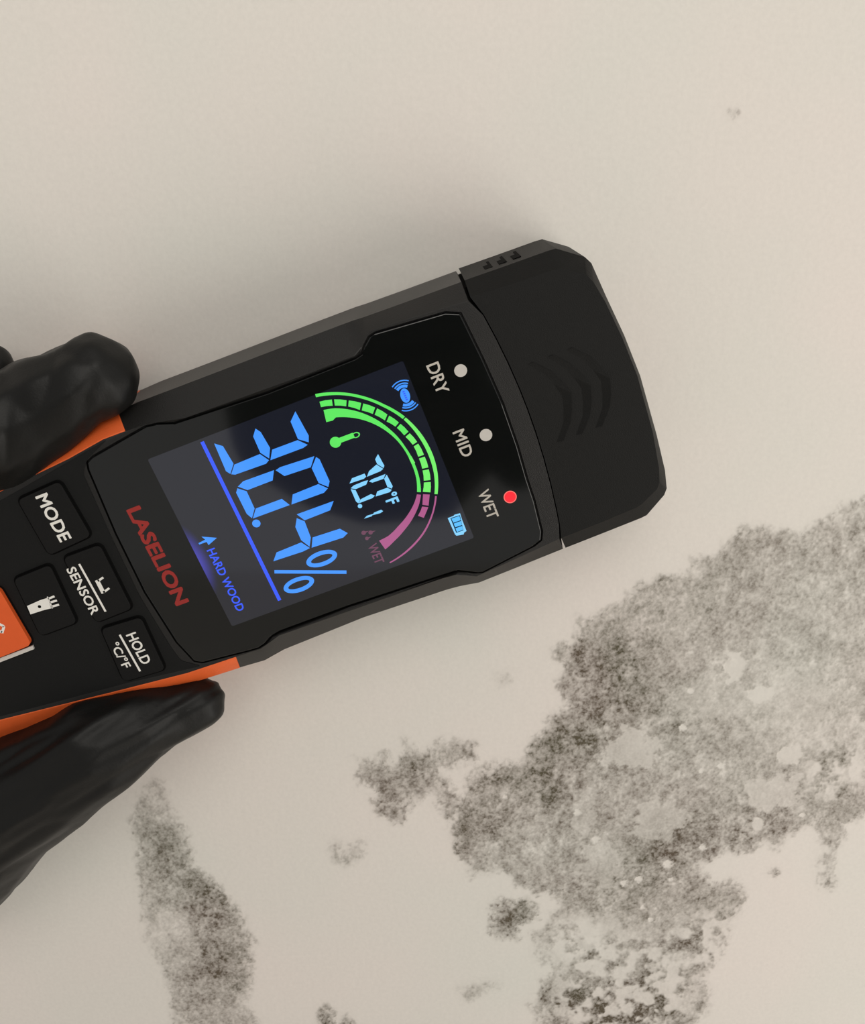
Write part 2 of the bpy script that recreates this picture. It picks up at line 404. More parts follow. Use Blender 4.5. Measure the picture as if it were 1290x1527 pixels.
mould('mould_spot', 'tiny grey mould fleck in the pale notch at the right of the large patch',
      [[(1147,1300),(1156,1293),(1164,1300),(1156,1307)]], [(1155,1300,20,.7)], base=.6, seed=83, rag=1.0, edge=1.0)
mould('mould_spot', 'tiny grey fleck high on the clean wall above the meter',
      [[(1089,166),(1094,163),(1098,168),(1094,172)]], [(1093,168,10,.55)], base=.5, seed=91, rag=.6, edge=.8)

# ------------------------------------------------------------------ moisture meter
meter = bpy.data.objects.new('moisture_meter', None); C.objects.link(meter); meter.empty_display_size = .02
meter.matrix_world = DEV
tag(meter, 'black handheld moisture meter with orange grips and lit colour display reading 30.4%', 'moisture meter')

# stations along the meter: (a, b at face edge, b at shoulder)
ZS, ZB = -4.0*MM, -26*MM
TOP = [(-775,-60,-70),(-765,-92,-108),(-735,-115,-142),(-650,-128,-156),(-543,-147,-166),(-430,-157,-185),(-372,-166,-194),(-336,-166,-198),(-300,-164,-200),(-245,-153,-200),(-50,-150,-201),(22,-151,-201),(38,-160,-201),(56,-177,-200),(120,-174,-199),(211,-168,-198)]
BOT = [(-775,90,102),(-765,124,140),(-735,148,174),(-700,163,192),(-663,171,198),(-485,192,210),(-377,204,220),(-300,207,224),(-262,209,227),(-229,200,222),(-101,200,219),(30,206,224),(50,208,226),(78,221,231),(130,218,230),(213,212,228)]
def seam_a(b): 
    t = (b-14)/213.0
    return 236 - 23*t*t
def body_rings():
    sb = [-140,-100,-60,-20,14,50,90,130,170,192]
    rise = lambda a, hi: (.9*MM if -260 < a < hi else 0)          # raised rails beside the panel
    F = [A(a, f, rise(a, 30)) for a, f, s in TOP] + [A(seam_a(b), b, 0) for b in sb] + [A(a, f, rise(a, 52)) for a, f, s in reversed(BOT)]
    Sh = [A(a, s, ZS) for a, f, s in TOP]
    seamS = [Vector((v.x, v.y, ZS)) for v in F[len(TOP):len(TOP)+len(sb)]]
    Sh += seamS + [A(a, s, ZS) for a, f, s in reversed(BOT)]
    ring = []
    for i, v in enumerate(Sh):
        thin = 1.0
        x = v.x/PX
        zb = ZB if x > -560 else (ZB + (18*MM-0)*0 + (8*MM)*min(1, (-560-x)/120))
        ring.append(Vector((v.x, v.y*.975, zb)))
    return F, Sh, ring
F, SH, BK = body_rings()
def loft(rings, sel, bm):
    n = len(rings[0])
    vv = [[bm.verts.new(v) for v in r] for r in rings]
    for r in range(len(rings)-1):
        for i in range(n):
            j = (i+1) % n
            if sel(i, j, r): bm.faces.new((vv[r][i], vv[r][j], vv[r+1][j], vv[r+1][i]))
    return vv
nT = len(TOP)
def is_grip(i, j):                       # orange side zones: stations left of the shoulders
    n = len(F); i_, j_ = min(i, j), max(i, j)
    if (i, j) == (n-1, 0): return False
    top = j_ <= 7
    bot = i_ >= n-8
    return top or bot
# front panel outline
panel_px = [(133,700),(131,690),(140,681),(217,637),(235,633),(260,632),(400,586),(530,535),(540,528),(545,514),(551,503),(560,497),(664,467),(686,468),(692,480),(718,533),(749,602),(771,665),(785,714),(796,747),(807,792),(806,805),(796,813),(720,852),(708,853),(694,851),(683,850),(661,857),(520,903),(414,942),(404,948),(396,958),(386,965),(369,970),(302,987),(290,985),(279,973),(264,957),(217,883),(174,796)]
panel = lp(panel_px, 0)
cen = Vector((sum(p[0] for p in panel)/len(panel), sum(p[1] for p in panel)/len(panel)))
def offset(poly, d):
    out = []; m = len(poly)
    area2 = sum(poly[i][0]*poly[(i+1) % m][1]-poly[(i+1) % m][0]*poly[i][1] for i in range(m))
    sgn = 1 if area2 > 0 else -1
    for i in range(m):
        p0, p1, p2 = Vector(poly[i-1]), Vector(poly[i]), Vector(poly[(i+1) % m])
        e1 = (p1-p0).normalized(); e2 = (p2-p1).normalized()
        nrm = Vector((e1.y+e2.y, -e1.x-e2.x))*sgn
        l = nrm.length; nrm = nrm/l if l > 1e-6 else Vector((0, 0))
        k = 1/max(.5, math.sqrt(max(.01, (1+e1.dot(e2))/2)))
        q = p1 + nrm*d*k
        out.append((q.x, q.y))
    return out
GR = 0.42*MM
hole = offset(panel, GR)
# shell: front face with the panel recess, chamfer, sides and back
bm = bmesh.new()
vv = loft([F, SH, BK], lambda i, j, r: not is_grip(i, j), bm)
nF = len(F)
hv = [bm.verts.new((p[0], p[1], 0)) for p in hole]; hb = [bm.verts.new((p[0], p[1], -1.3*MM)) for p in hole]
allv = vv[0]+hv
for t in tessellate_polygon([[v.co.copy() for v in vv[0]], [v.co.copy() for v in hv]]):
    try: bm.faces.new([allv[k] for k in t])
    except ValueError: pass
m_ = len(hole)
for i in range(m_):
    j = (i+1) % m_; bm.faces.new((hv[i], hv[j], hb[j], hb[i]))
for t in tessellate_polygon([[v.co.copy() for v in hb]]):
    try: bm.faces.new([hb[k] for k in t])
    except ValueError: pass
for t in tessellate_polygon([[Vector((v.co.x, v.co.y, 0)) for v in vv[2]]]):
    try: bm.faces.new([vv[2][k] for k in t])
    except ValueError: pass
bmesh.ops.delete(bm, geom=[v for v in bm.verts if not v.link_faces], context='VERTS')
shell = link('case_shell', bm2me(bm, 'case_shell'), M_shell, meter); bevel(shell, .35*MM, 3, 25); smooth(shell, 40)
# orange grips
for side in (0, 1):
    bm = bmesh.new()
    n = len(F)
    def sel(i, j, r):
        return is_grip(i, j) and ((max(i, j) <= 7) if side == 0 else (min(i, j) >= n-8))
    vv = loft([F, SH, BK], sel, bm)
    bmesh.ops.delete(bm, geom=[v for v in bm.verts if not v.link_faces], context='VERTS')
    g = link('side_grip', bm2me(bm, 'side_grip'), M_grip, meter); g['label'] = 'orange rubber side grip'
    so = g.modifiers.new('thick', 'SOLIDIFY'); so.thickness = .7*MM; so.offset = -.6
    bevel(g, .3*MM, 2, 30); smooth(g, 40)
# control face: a dark raised plate around the keys
ctrl = rounded(lp([(160,655),(131,672),(100,690),(20,736),(-80,790),(-240,880),(-150,1110),(0,1068),(100,1042),(190,1018),(300,993),(270,985),(255,965),(208,888),(165,798),(124,706),(130,685)]), .8*MM)
co = link('control_face', bm2me(prism(ctrl, -.5*MM, .12*MM), 'control_face'), M_ctrl, meter); bevel(co, .1*MM, 2, 40)
# the front panel
pn = link('front_panel', bm2me(prism(panel, -1.2*MM, .25*MM), 'front_panel'), M_panel, meter); pn['label'] = 'glossy black front panel'
bevel(pn, .3*MM, 3, 40)
ZP = .25*MM
# cap
CT = [(214,-172,-198.5),(280,-168,-197),(345,-166,-196),(358,-162,-195),(388,-142,-168),(394,-128,-156),(400,-95,-103),(405,-35,-38),(406,25,27),(398,112,118),(388,165,172),(381,186,198),(374,194,206),(345,207,225),(335,209,226),(280,211,227),(214.5,212,228)]
sb = [192,170,130,90,50,14,-20,-60,-100,-140]
gap_ = 1.6
CF = [A(a+gap_, f, 0) for a, f, s in CT] + [A(seam_a(b)+gap_, b, 0) for b in sb]
def shift(a, f):
    if a > 395: return 4
    if a > 370: return 7
    return 1
CS = [A(a+gap_+shift(a, f), s, ZS) for a, f, s in CT] + [Vector((v.x, v.y, ZS)) for v in CF[len(CT):]]
CB = [Vector((v.x, v.y*.985, ZB)) for v in CS]
bm = bmesh.new()
vv = loft([CF, CS, CB], lambda i, j, r: True, bm)
for ring, flat in ((vv[0], 1), (vv[2], 1)):
    for t in tessellate_polygon([[Vector((v.co.x, v.co.y, 0)) for v in ring]]):
        try: bm.faces.new([ring[k] for k in t])
        except ValueError: pass
cap = link('sensor_cap', bm2me(bm, 'sensor_cap'), M_cap, meter); cap['label'] = 'matt black sensor cap with chevrons'
bevel(cap, .45*MM, 3, 22); smooth(cap, 40)
pl_ = [A(seam_a(b)-14, b, 0) for b in (-150,-100,-40,14,70,130,190)] + [A(seam_a(b)+16, b, 0) for b in (190,130,70,14,-40,-100,-150)]
core = link('seam_core', bm2me(prism([(p.x, p.y) for p in ([A(198,-183,0), *pl_[:7], A(198,219,0), A(230,219,0), *pl_[7:], A(230,-183,0)])], -25*MM, -4.3*MM), 'seam_core'), M_dark, meter)
# chevrons on the cap: wedge shaped ridges
for a0 in (306, 337, 368):
    b0 = 14; w = 13
    bm = bmesh.new()
    lo = [(a0,b0),(a0-7,b0+22),(a0-16,b0+40),(a0-36,b0+62),(a0-46,b0+62),(a0-26,b0+38),(a0-19,b0+20),(a0-14,b0),(a0-19,b0-20),(a0-26,b0-38),(a0-46,b0-62),(a0-36,b0-62),(a0-16,b0-40),(a0-7,b0-22)]
    base = [A(a, b, 0) for a, b in lo]
    vb = [bm.verts.new((p.x, p.y, -.1*MM)) for p in base]
    vt = []
    for k, p in enumerate(base):
        lead = k in (0, 1, 2, 3, 11, 12, 13)
        vt.append(bm.verts.new((p.x, p.y, ((.5 if k in (0,1,2,3) else .16) if lead else .02)*MM)))  # shading put into the shape: lower arm tall, upper arm nearly flat
    n = len(lo)
    for i in range(n):
        j = (i+1) % n; bm.faces.new((vb[i], vb[j], vt[j], vt[i]))
    for i in range(6):
        q = (i, i+1, 13-i-0 if False else None)
    pairs = [(0,7),(1,6),(2,5),(3,4)]
    for (p, q), (r, s) in zip(pairs[:-1], pairs[1:]): bm.faces.new((vt[p], vt[r], vt[s], vt[q]))
    pairs = [(0,7),(13,8),(12,9),(11,10)]
    for (p, q), (r, s) in zip(pairs[:-1], pairs[1:]): bm.faces.new((vt[p], vt[r], vt[s], vt[q]))
    link('chevron', bm2me(bm, 'chevron'), M_cap, cap)
# black blocks painting the shade of vent slots in the cap's upper side
for a in (258, 281, 304):
    p0 = A(a, -197.4, ZS); yb = p0.y*.985
    def side_y(z): return p0.y + (yb-p0.y)*(ZS-z)/(ZS-ZB)
    bm = bmesh.new()
    za, zb = -9.0*MM, -15*MM
    x = p0.x
    for (x0, x1, z0, z1) in ((x-.9*MM, x+.9*MM, zb, za), (x+.3*MM, x+.9*MM, -20*MM, zb)):
        vs_ = []
        for zz in (z0, z1):
            for xx in (x0, x1):
                vs_.append(bm.verts.new((xx, side_y(zz)+.1*MM, zz))); vs_.append(bm.verts.new((xx, side_y(zz)-.6*MM, zz)))
        a_, b_, c_, d_, e_, f_, g_, h_ = vs_
        for q in ((a_, c_, g_, e_), (b_, d_, h_, f_), (a_, b_, d_, c_), (e_, f_, h_, g_), (a_, b_, f_, e_), (c_, d_, h_, g_)): bm.faces.new(q)
    link('vent_slot_shade', bm2me(bm, 'vent_slot_shade'), M_dark, cap)

# keys
def key(name, pts, mat_, h=.9*MM, label=None, r=1.3*MM):
    o = link(name, bm2me(prism(rounded(lp(pts), r), 0, h), name), mat_, meter); bevel(o, .4*MM, 3, 40); smooth(o, 40)
    if label: o['label'] = label
    # a thin black plate standing in for the shade around the key
    g = link('key_gap_shade', bm2me(prism(offset(rounded(lp(pts), r), .5*MM), .02*MM, .16*MM), 'key_gap_shade'), M_dark, o)
    return o
k_mode = key('push_button', [(28,744),(90,716),(137,797),(75,826)], M_button, label='button printed MODE')
k_sens = key('push_button', [(96,830),(150,810),(198,905),(145,926)], M_button, label='button printed SENSOR')
k_hold = key('push_button', [(152,936),(211,918),(247,996),(186,1014)], M_button, label='button printed HOLD')
k_lite = key('push_button', [(22,862),(76,840),(116,926),(62,946)], M_button, label='button with a torch symbol')
k_ent = key('push_button', [(-70,906),(1,873),(50,957),(-26,988)], M_obutton, 1.5*MM, label='orange button')
k_rim = link('button_rim', bm2me(prism(lp([(-30,991),(50,961),(52,966),(-28,997)]), 0, .7*MM), 'button_rim'), M_lens, k_ent)
ZK = .9*MM

def embolden(me, d):
    bm = bmesh.new(); bm.from_mesh(me); src = bm.verts[:] + bm.edges[:] + bm.faces[:]
    for k in range(6):
        r = bmesh.ops.duplicate(bm, geom=src)
        bmesh.ops.translate(bm, verts=[g for g in r['geom'] if isinstance(g, bmesh.types.BMVert)], vec=(d*math.cos(k*math.pi/3), d*math.sin(k*math.pi/3), .001*(k+1)))
    bm.to_mesh(me); bm.free()
def text(name, s, c, length, height, mat_, parent, z, bold=0.0, dirn=None, fit=True):
    cu = bpy.data.curves.new('t', 'FONT'); cu.body = s; cu.align_x = 'CENTER'; cu.align_y = 'CENTER'; cu.size = 1
    cu.resolution_u = 3
    o = bpy.data.objects.new('t', cu); C.objects.link(o); bpy.context.view_layer.update()
    dg = bpy.context.evaluated_depsgraph_get()
    me = bpy.data.meshes.new_from_object(o.evaluated_get(dg)); bpy.data.objects.remove(o); bpy.data.curves.remove(cu)
    if bold: embolden(me, bold)
    co = np.array([v.co[:] for v in me.vertices]); lo, hi = co.min(0), co.max(0); ctr = (lo+hi)/2
    sx = length*PX/(hi[0]-lo[0]); sy = height*PX/(hi[1]-lo[1])
    p = L(c[0], c[1], z)
    if dirn is None: dirn = Vector((0, -1))
    else:
        q0, q1 = L(*dirn[0], z), L(*dirn[1], z); dirn = Vector((q1.x-q0.x, q1.y-q0.y)).normalized()
    up = Vector((-dirn.y, dirn.x))
    for v in me.vertices:
        t, w = (v.co.x-ctr[0])*sx, (v.co.y-ctr[1])*sy
        v.co = (p.x + dirn.x*t + up.x*w, p.y + dirn.y*t + up.y*w, z+.02*MM+5*MM*v.co.z)
    me.name = name
    return link(name, me, mat_, parent)
def mark(name, pts, mat_, parent, z, th=.03*MM, r=0, local=False):
    q = pts if local else lp(pts, z)
    if r: q = rounded(q, r, 3)
    return link(name, bm2me(prism(q, z, z+th), name), mat_, parent)
def bar(p, q, w, z):
    a, b = L(*p, z), L(*q, z); d = Vector((b.x-a.x, b.y-a.y)).normalized(); n = Vector((-d.y, d.x))*w*PX/2
    return [(a.x+n.x, a.y+n.y), (b.x+n.x, b.y+n.y), (b.x-n.x, b.y-n.y), (a.x-n.x, a.y-n.y)]
def disc(c, r, z, n=28, rx=None, ang=0):
    p = L(*c, z); rx = rx or r; ca, sa = math.cos(ang), math.sin(ang)
    return [(p.x+PX*(rx*math.cos(t)*ca-r*math.sin(t)*sa), p.y+PX*(rx*math.cos(t)*sa+r*math.sin(t)*ca)) for t in (2*math.pi*k/n for k in range(n))]
def ringmesh(name, outer, inner, z, mat_, parent):
    bm = bmesh.new(); n = len(outer)
    o0 = [bm.verts.new((*p, z)) for p in outer]; i0 = [bm.verts.new((*p, z)) for p in inner]
    o1 = [bm.verts.new((*p, z+.03*MM)) for p in outer]; i1 = [bm.verts.new((*p, z+.03*MM)) for p in inner]
    for i in range(n):
        j = (i+1) % n
        bm.faces.new((o1[i], o1[j], i1[j], i1[i])); bm.faces.new((o0[i], o0[j], o1[j], o1[i])); bm.faces.new((i0[i], i1[i], i1[j], i0[j]))
    return link(name, bm2me(bm, name), mat_, parent)

# printing on the keys
text('lettering', 'MODE', (80,772), 79, 20, M_white, k_mode, ZK, .026)
text('lettering', 'SENSOR', (124,881), 84, 15, M_white, k_sens, ZK, .022)
mark('printed_line', bar((118,841), (157.5,912), 3.2, ZK), M_white, k_sens, ZK, local=True)
for p, q, w in (((144.5,865), (154.5,884.5), 6.5), ((146,866.5), (154,861), 3.4), ((154,883.5), (163,877), 3.4)):
    mark('sensor_symbol', bar(p, q, w, ZK), M_white, k_sens, ZK, local=True)
text('lettering', 'HOLD', (207,967), 57, 17, M_white, k_hold, ZK, .022)
mark('printed_line', bar((178.5,946.5), (209,1001), 3.2, ZK), M_white, k_hold, ZK, local=True)
text('lettering', '°C/°F', (180,977), 47, 15, M_white, k_hold, ZK, .022)
c2 = lambda pts: crop(pts, 0, 700, 3.225)
mark('torch_symbol', c2([(130,657),(147,697),(205,678),(246,668),(228,618),(195,628)]), M_white, k_lite, ZK)
mark('torch_symbol', disc((190/3.225, 700+660/3.225), 2.6, ZK+.03*MM, 12), M_dark, k_lite, ZK+.03*MM, local=True)
for a, b in (((232,622),(262,610)), ((240,640),(274,630)), ((248,660),(284,650))):
    mark('torch_symbol', bar(*c2([a, b]), 3.4, ZK), M_white, k_lite, ZK, local=True)
mark('torch_symbol', bar(*c2([(228,612),(252,668)]), 2.2, ZK), M_white, k_lite, ZK, local=True)
Z5 = 1.5*MM
for a, b in (((-6,928),(6,934)), ((6,934),(3,944)), ((-6,938),(3,943))):
    mark('button_symbol', bar(a, b, 4, Z5), M_white, k_ent, Z5, local=True)
# printing on the panel
text('lettering', 'LASELION', (236,830), 172, 23, M_red, pn, ZP, .04)
text('lettering', 'DRY', (653,564), 47, 19, M_grey, pn, ZP, .016)
text('lettering', 'MID', (690.6,661), 43, 18, M_grey, pn, ZP, .016)
text('lettering', 'WET', (728,752), 48, 18, M_grey, pn, ZP, .016)
for c in ((687,552.6), (724.7,648.7)):
    o = link('indicator_light', bm2me(prism(disc(c, 9.4, ZP), ZP, ZP+.05*MM), 'indicator_light'), M_lens, meter); o['label'] = 'unlit pale indicator light'
o = link('indicator_light', bm2me(prism(disc((760.8,741), 8.6, ZP), ZP, ZP+.08*MM), 'indicator_light'), M_led, meter); o['label'] = 'red lit indicator light'
ringmesh('indicator_rim', disc((760.8,741), 10.0, ZP), disc((760.8,741), 8.4, ZP), ZP+.03*MM, M_ledring, o)
# display
dq = [(220,685),(601,538),(707,802),(346,934)]
disp = link('display_screen', bm2me(prism(rounded(lp(dq, ZP), .5*MM, 3), ZP-.02*MM, ZP+.02*MM), 'display_screen'), M_display, meter)
disp['label'] = 'lit colour display'
ZD = ZP+.03*MM
c4 = lambda pts: crop(pts, 250, 550, 3.817)
c5 = lambda pts: crop(pts, 440, 540, 4.243)
SEG = [[(727,242),(803,380),(803,418),(742,400),(700,300)], [(740,406),(797,432),(772,450),(585,520),(595,460)], [(500,340),(530,360),(583,450),(578,510),(528,478),(487,385)],
 [(525,485),(577,520),(560,540),(385,602),(362,600),(380,545)], [(265,425),(315,440),(375,540),(357,598),(332,582)],
 [(615,577),(640,560),(835,497),(815,560),(665,610)], [(845,502),(865,515),(922,640),(915,672),(860,650),(820,565)], [(858,656),(912,680),(890,705),(705,772),(712,715)],
 [(605,577),(598,635),(455,690),(400,670),(430,640)], [(397,680),(450,697),(495,795),(480,850),(450,825),(390,705)], [(502,795),(650,740),(695,775),(485,852)],
 [(735,828),(945,752),(925,805),(780,862)], [(735,850),(780,868),(815,960),(808,1012),(760,975),(727,900)], [(825,960),(980,910),(1025,935),(1000,960),(820,1018)], [(760,988),(810,1020),(770,1040),(602,1095),(620,1045)]]
for s in SEG: mark('digit_segment', c4(s), M_blue, disp, ZD)
mark('decimal_point', disc(c4([(505,880)])[0], 6.3, ZD), M_blue, disp, ZD, local=True)
aU = 0.0
for c in ((877,1080), (747,1228)):
    p = c4([c])[0]
    ringmesh('percent_sign', disc(p, 12.4, ZD, 40, 25, -.02), disc(p, 5.6, ZD, 40, 17.5, -.02), ZD, M_blue, disp)
mark('percent_sign', bar(*c4([(608,1155),(1018,1157)]), 5.6, ZD), M_blue, disp, ZD, local=True)
mark('display_line', bar(*c4([(196,415),(638,1318)]), 5.6, ZD), M_deep, disp, ZD, local=True)
text('lettering', 'HARD WOOD', (337,865), 112, 13.5, M_deep, disp, ZD, .022)
mark('tree_symbol', c4([(193,955),(280,962),(233,1003),(222,985),(180,1000),(176,992),(214,972)]), M_blue, disp, ZD)
SM = [[(525,582),(565,655),(560,670),(520,645),(507,615)], [(515,648),(558,675),(540,690),(455,725),(468,690)], [(440,705),(450,725),(435,738),(345,768),(360,735)],
 [(468,756),(485,742),(572,708),(560,738),(490,762)], [(580,712),(618,785),(612,800),(585,790),(564,738)], [(583,795),(612,808),(600,822),(510,850),(520,818)],
 [(352,798),(372,780),(440,752),(462,748),(450,775),(385,803)], [(352,803),(383,810),(412,870),(400,893),(385,880)], [(415,868),(480,835),(505,845),(490,860),(403,893)],
 [(490,968),(500,952),(545,934),(557,943),(540,955)], [(437,990),(455,972),(495,960),(485,975)]]
for s in SM: mark('digit_segment', c5(s), M_cyan, disp, ZD)
mark('decimal_point', disc(c5([(411,911)])[0], 3.4, ZD, 16), M_cyan, disp, ZD, local=True)
text('lettering', '°F', c5([(612,862)])[0], 18, 21, M_cyan, disp, ZD, .03)
# thermometer
bm = prism(disc(c5([(256,507)])[0], 8.4, ZD), ZD, ZD+.03*MM); prism(bar(*c5([(262,503),(372,462)]), 8, ZD), ZD, ZD+.03*MM, bm)
link('thermometer_symbol', bm2me(bm, 'thermometer_symbol'), M_green, disp)
ringmesh('thermometer_symbol', disc(c5([(386,461)])[0], 4.4, ZD, 20, 6), disc(c5([(384,462)])[0], 3.0, ZD, 20, 4.6), ZD, M_green, disp)
# gauge
def fit_circle(pts):
    q = np.array([[v.x, v.y] for v in (L(x, y, ZD) for x, y in pts)])
    Mx = np.c_[2*q, np.ones(len(q))]; r = np.linalg.lstsq(Mx, (q**2).sum(1), rcond=None)[0]
    return r[0], r[1]
GX, GY = fit_circle(c5([(130,208),(400,218),(690,350),(800,475),(870,600),(903,720),(900,835),(845,1020),(760,1140),(598,1270)]))
def polar(pts):
    out = []
    for x, y in c5(pts):
        v = L(x, y, ZD); out.append((math.atan2(v.y-GY, v.x-GX), math.hypot(v.x-GX, v.y-GY)))
    return out
def arc_band(name, outer, inner, mat_, n=24):
    po, pi = sorted(polar(outer)), sorted(polar(inner))
    t0 = max(po[0][0], pi[0][0]) if False else (po[0][0]+pi[0][0])/2; t1 = (po[-1][0]+pi[-1][0])/2
    ts = np.linspace(t0, t1, n)
    ro = np.interp(ts, [p[0] for p in po], [p[1] for p in po]); ri = np.interp(ts, [p[0] for p in pi], [p[1] for p in pi])
    poly = [(GX+r*math.cos(t), GY+r*math.sin(t)) for t, r in zip(ts, ro)] + [(GX+r*math.cos(t), GY+r*math.sin(t)) for t, r in zip(ts[::-1], ri[::-1])]
    return mark(name, poly, mat_, disp, ZD, local=True)
arc_band('gauge_ring', [(128,202),(280,190),(420,212),(560,265),(692,342)], [(132,222),(280,208),(420,230),(560,285),(685,362)], M_green)
arc_band('gauge_ring', [(698,348),(800,455),(870,580),(902,700),(902,835)], [(690,366),(780,470),(845,590),(878,700),(882,835)], M_lime)
arc_band('gauge_ring', [(897,848),(875,960),(820,1080),(740,1175),(602,1272)], [(886,848),(866,955),(810,1075),(730,1168),(597,1266)], M_pink)
oute = [(148,252),(240,236),(333,242),(425,260),(513,290),(590,335),(662,386),(722,445),(776,510),(818,592),(845,672),(858,752),(856,830)]
inne = [(158,286),(245,275),(330,280),(416,304),(498,330),(574,372),(640,412),(695,468),(748,528),(782,604),(806,680),(815,756),(808,826)]
po, pi_ = polar(oute), polar(inne)
for k in range(12):
    def pt(P, i, e):
        t = P[i][0] + e; return (GX+P[i][1]*math.cos(t), GY+P[i][1]*math.sin(t))
    g = -.012
    o1, o2, i1, i2 = po[k], po[k+1], pi_[k], pi_[k+1]
    mid = lambda a, b: ((a[0]+b[0])/2, (a[1]+b[1])/2)
    mo, mi = mid(o1, o2), mid(i1, i2)
    xy = lambda p: (GX+p[1]*math.cos(p[0]), GY+p[1]*math.sin(p[0]))
    poly = [xy((o1[0]+g, o1[1])), xy((mo[0], mo[1]*1.002)), xy((o2[0]-g, o2[1])), xy((i2[0]-g, i2[1])), xy((mi[0], mi[1]*1.002)), xy((i1[0]+g, i1[1]))]
    mark('gauge_block', poly, M_lime if k > 6 else M_green, disp, ZD, local=True)
for pts in ([(810,836),(852,838),(845,908),(806,902)], [(804,914),(843,918),(832,945),(815,985),(778,972),(795,940)]):
    mark('gauge_block', c5(pts), M_pink, disp, ZD)
arc_band('gauge_band', [(172,305),(250,292),(330,298),(480,345),(600,425),(700,540),(760,650),(790,750),(797,822)], [(205,378),(245,368),(250,350),(400,358),(540,412),(640,490),(715,595),(740,650),(768,740),(772,822)], M_green, 40)
mark('gauge_band', c5([(720,606),(735,593),(760,638),(738,646)]), M_lime, disp, ZD)
arc_band('gauge_band', [(797,838),(785,900),(755,970),(690,1065),(630,1130),(568,1187)], [(771,838),(755,890),(720,955),(655,1035),(590,1100),(535,1128)], M_pink)
text('lettering', 'WET', c5([(512,1212)])[0], 34, 15, M_mauve, disp, ZD, .02)
for x, y, r in ((434,1080,4.4), (478,1078,4.2), (455,1115,3.6)):
    p = c5([(x, y)])[0]; d = disc(p, r*.8, ZD, 16); top = L(p[0], p[1], ZD)
    d[0] = (top.x+PX*r*2.0, top.y)
    mark('drop_symbol', d, M_mauve, disp, ZD, local=True)
# battery
mark('battery_symbol', c5([(966,987),(1003,973),(1010,965),(1044,956),(1058,1000),(1085,1068),(1070,1078),(1067,1090),(1022,1098),(1012,1090)]), M_cyan, disp, ZD)
mark('battery_symbol', c5([(983,987),(1043,968),(1066,1064),(1020,1080)]), M_dark, disp, ZD+.02*MM, .02*MM)
for pts in ([(989,990),(1040,973),(1048,1000),(1002,1016)], [(1004,1021),(1050,1005),(1057,1030),(1013,1045)], [(1015,1051),(1058,1036),(1064,1060),(1024,1075)]):
    mark('battery_symbol', c5(pts), M_sky, disp, ZD+.03*MM, .03*MM)
# wave symbol
pw = c5([(697,212)])[0]
mark('signal_symbol', disc(pw, 11.0, ZD, 28, 7.0, -.12), M_blue, disp, ZD, local=True)
for sgn in (-1, 1):
    for k, w in ((0, 3.6), (1, 1.6), (2, 1.4)):
        r0 = 12 + k*3.6; p = L(*pw, ZD); out = []
        for rr, tr in ((r0+w*.5, 1), (r0-w*.5, -1)):
            ts = np.linspace(-.62, .62, 9)[::tr]
            for t in ts: out.append((p.x+PX*rr*1.15*math.sin(t), p.y+sgn*PX*rr*1.2*math.cos(t)))
        mark('signal_symbol', out, M_blue, disp, ZD, local=True)
for k in range(5):
    p = L(*pw, ZD); x, y = p.x, p.y+PX*(k-2)*3.2
    mark('signal_symbol', [(x-PX*1.6, y-PX), (x+PX*1.6, y-PX), (x+PX*1.6, y+PX), (x-PX*1.6, y+PX)], M_deep, disp, ZD+.03*MM, local=True)

# ------------------------------------------------------------------ gloved hand
def chain(bm, pts, scale=1.02):
    """pts: (photo px, photo py, height above the meter's face in mm, radius in px)"""
    P = [(WP(x, y, h*MM), r*PX*scale) for x, y, h, r in pts]
    for (p, r), (q, s) in zip(P[:-1], P[1:]):
        n = max(2, int((q-p).length/(1.6*MM)))
        for k in range(n):
            t = k/n; add_ball(bm, p.lerp(q, t), r+(s-r)*t)
    add_ball(bm, *P[-1])
def add_ball(bm, c, r):
    bmesh.ops.create_icosphere(bm, subdivisions=2, radius=r, matrix=Matrix.Translation(c))
def gloved(name, chains, label, voxel=.0008, wrinkle=None, smooth_n=6):
    bm = bmesh.new()
    for c in chains: chain(bm, c)
    me = bpy.data.meshes.new(name); bm.to_mesh(me); bm.free()
    o = bpy.data.objects.new(name, me); C.objects.link(o)
    r = o.modifiers.new('skin', 'REMESH'); r.mode = 'VOXEL'; r.voxel_size = voxel
    s = o.modifiers.new('soft', 'SMOOTH'); s.iterations = smooth_n; s.factor = .5
    bpy.context.view_layer.update()
    m2 = bpy.data.meshes.new_from_object(o.evaluated_get(bpy.context.evaluated_depsgraph_get()))
    bpy.data.objects.remove(o); bpy.data.meshes.remove(me); m2.name = name
    if wrinkle: wrinkle(m2)
    for p in m2.polygons: p.use_smooth = True
    return tag(link(name, m2, M_glove), label, 'hand')
THUMB = [(138,563,-3,64),(104,583,-3,66),(60,607,-4,74),(5,638,-4,84),(-60,680,-7,84),(-170,760,-12,86),(-330,940,-14,105)]
INDEX = [(298,1046,-4,43),(255,1062,-3,52),(205,1080,-1,66),(150,1109,0,84),(80,1157,-1,95),(0,1199,-4,114),(-90,1282,-11,140),(-240,1290,-14,118),(-420,1180,-13,125)]
MIDDLE = [(-100,1100,-24,44),(-100,1180,-23,48),(-150,1270,-22,54),(-280,1290,-20,62),(-430,1180,-14,110)]
RING = [(-230,1120,-24,44),(-240,1220,-23,48),(-290,1310,-22,52),(-400,1290,-20,60),(-520,1180,-14,100)]
LITTLE = [(-350,1180,-25,38),(-360,1250,-24,42),(-410,1310,-23,46),(-500,1280,-20,54),(-600,1180,-14,90)]
KNUCKLE = [(-18,556,-16,46),(-120,640,-15,66),(-330,940,-14,105)]
WEB = [(-330,940,-14,105),(-275,1080,-14,96),(-260,1260,-14,110)]
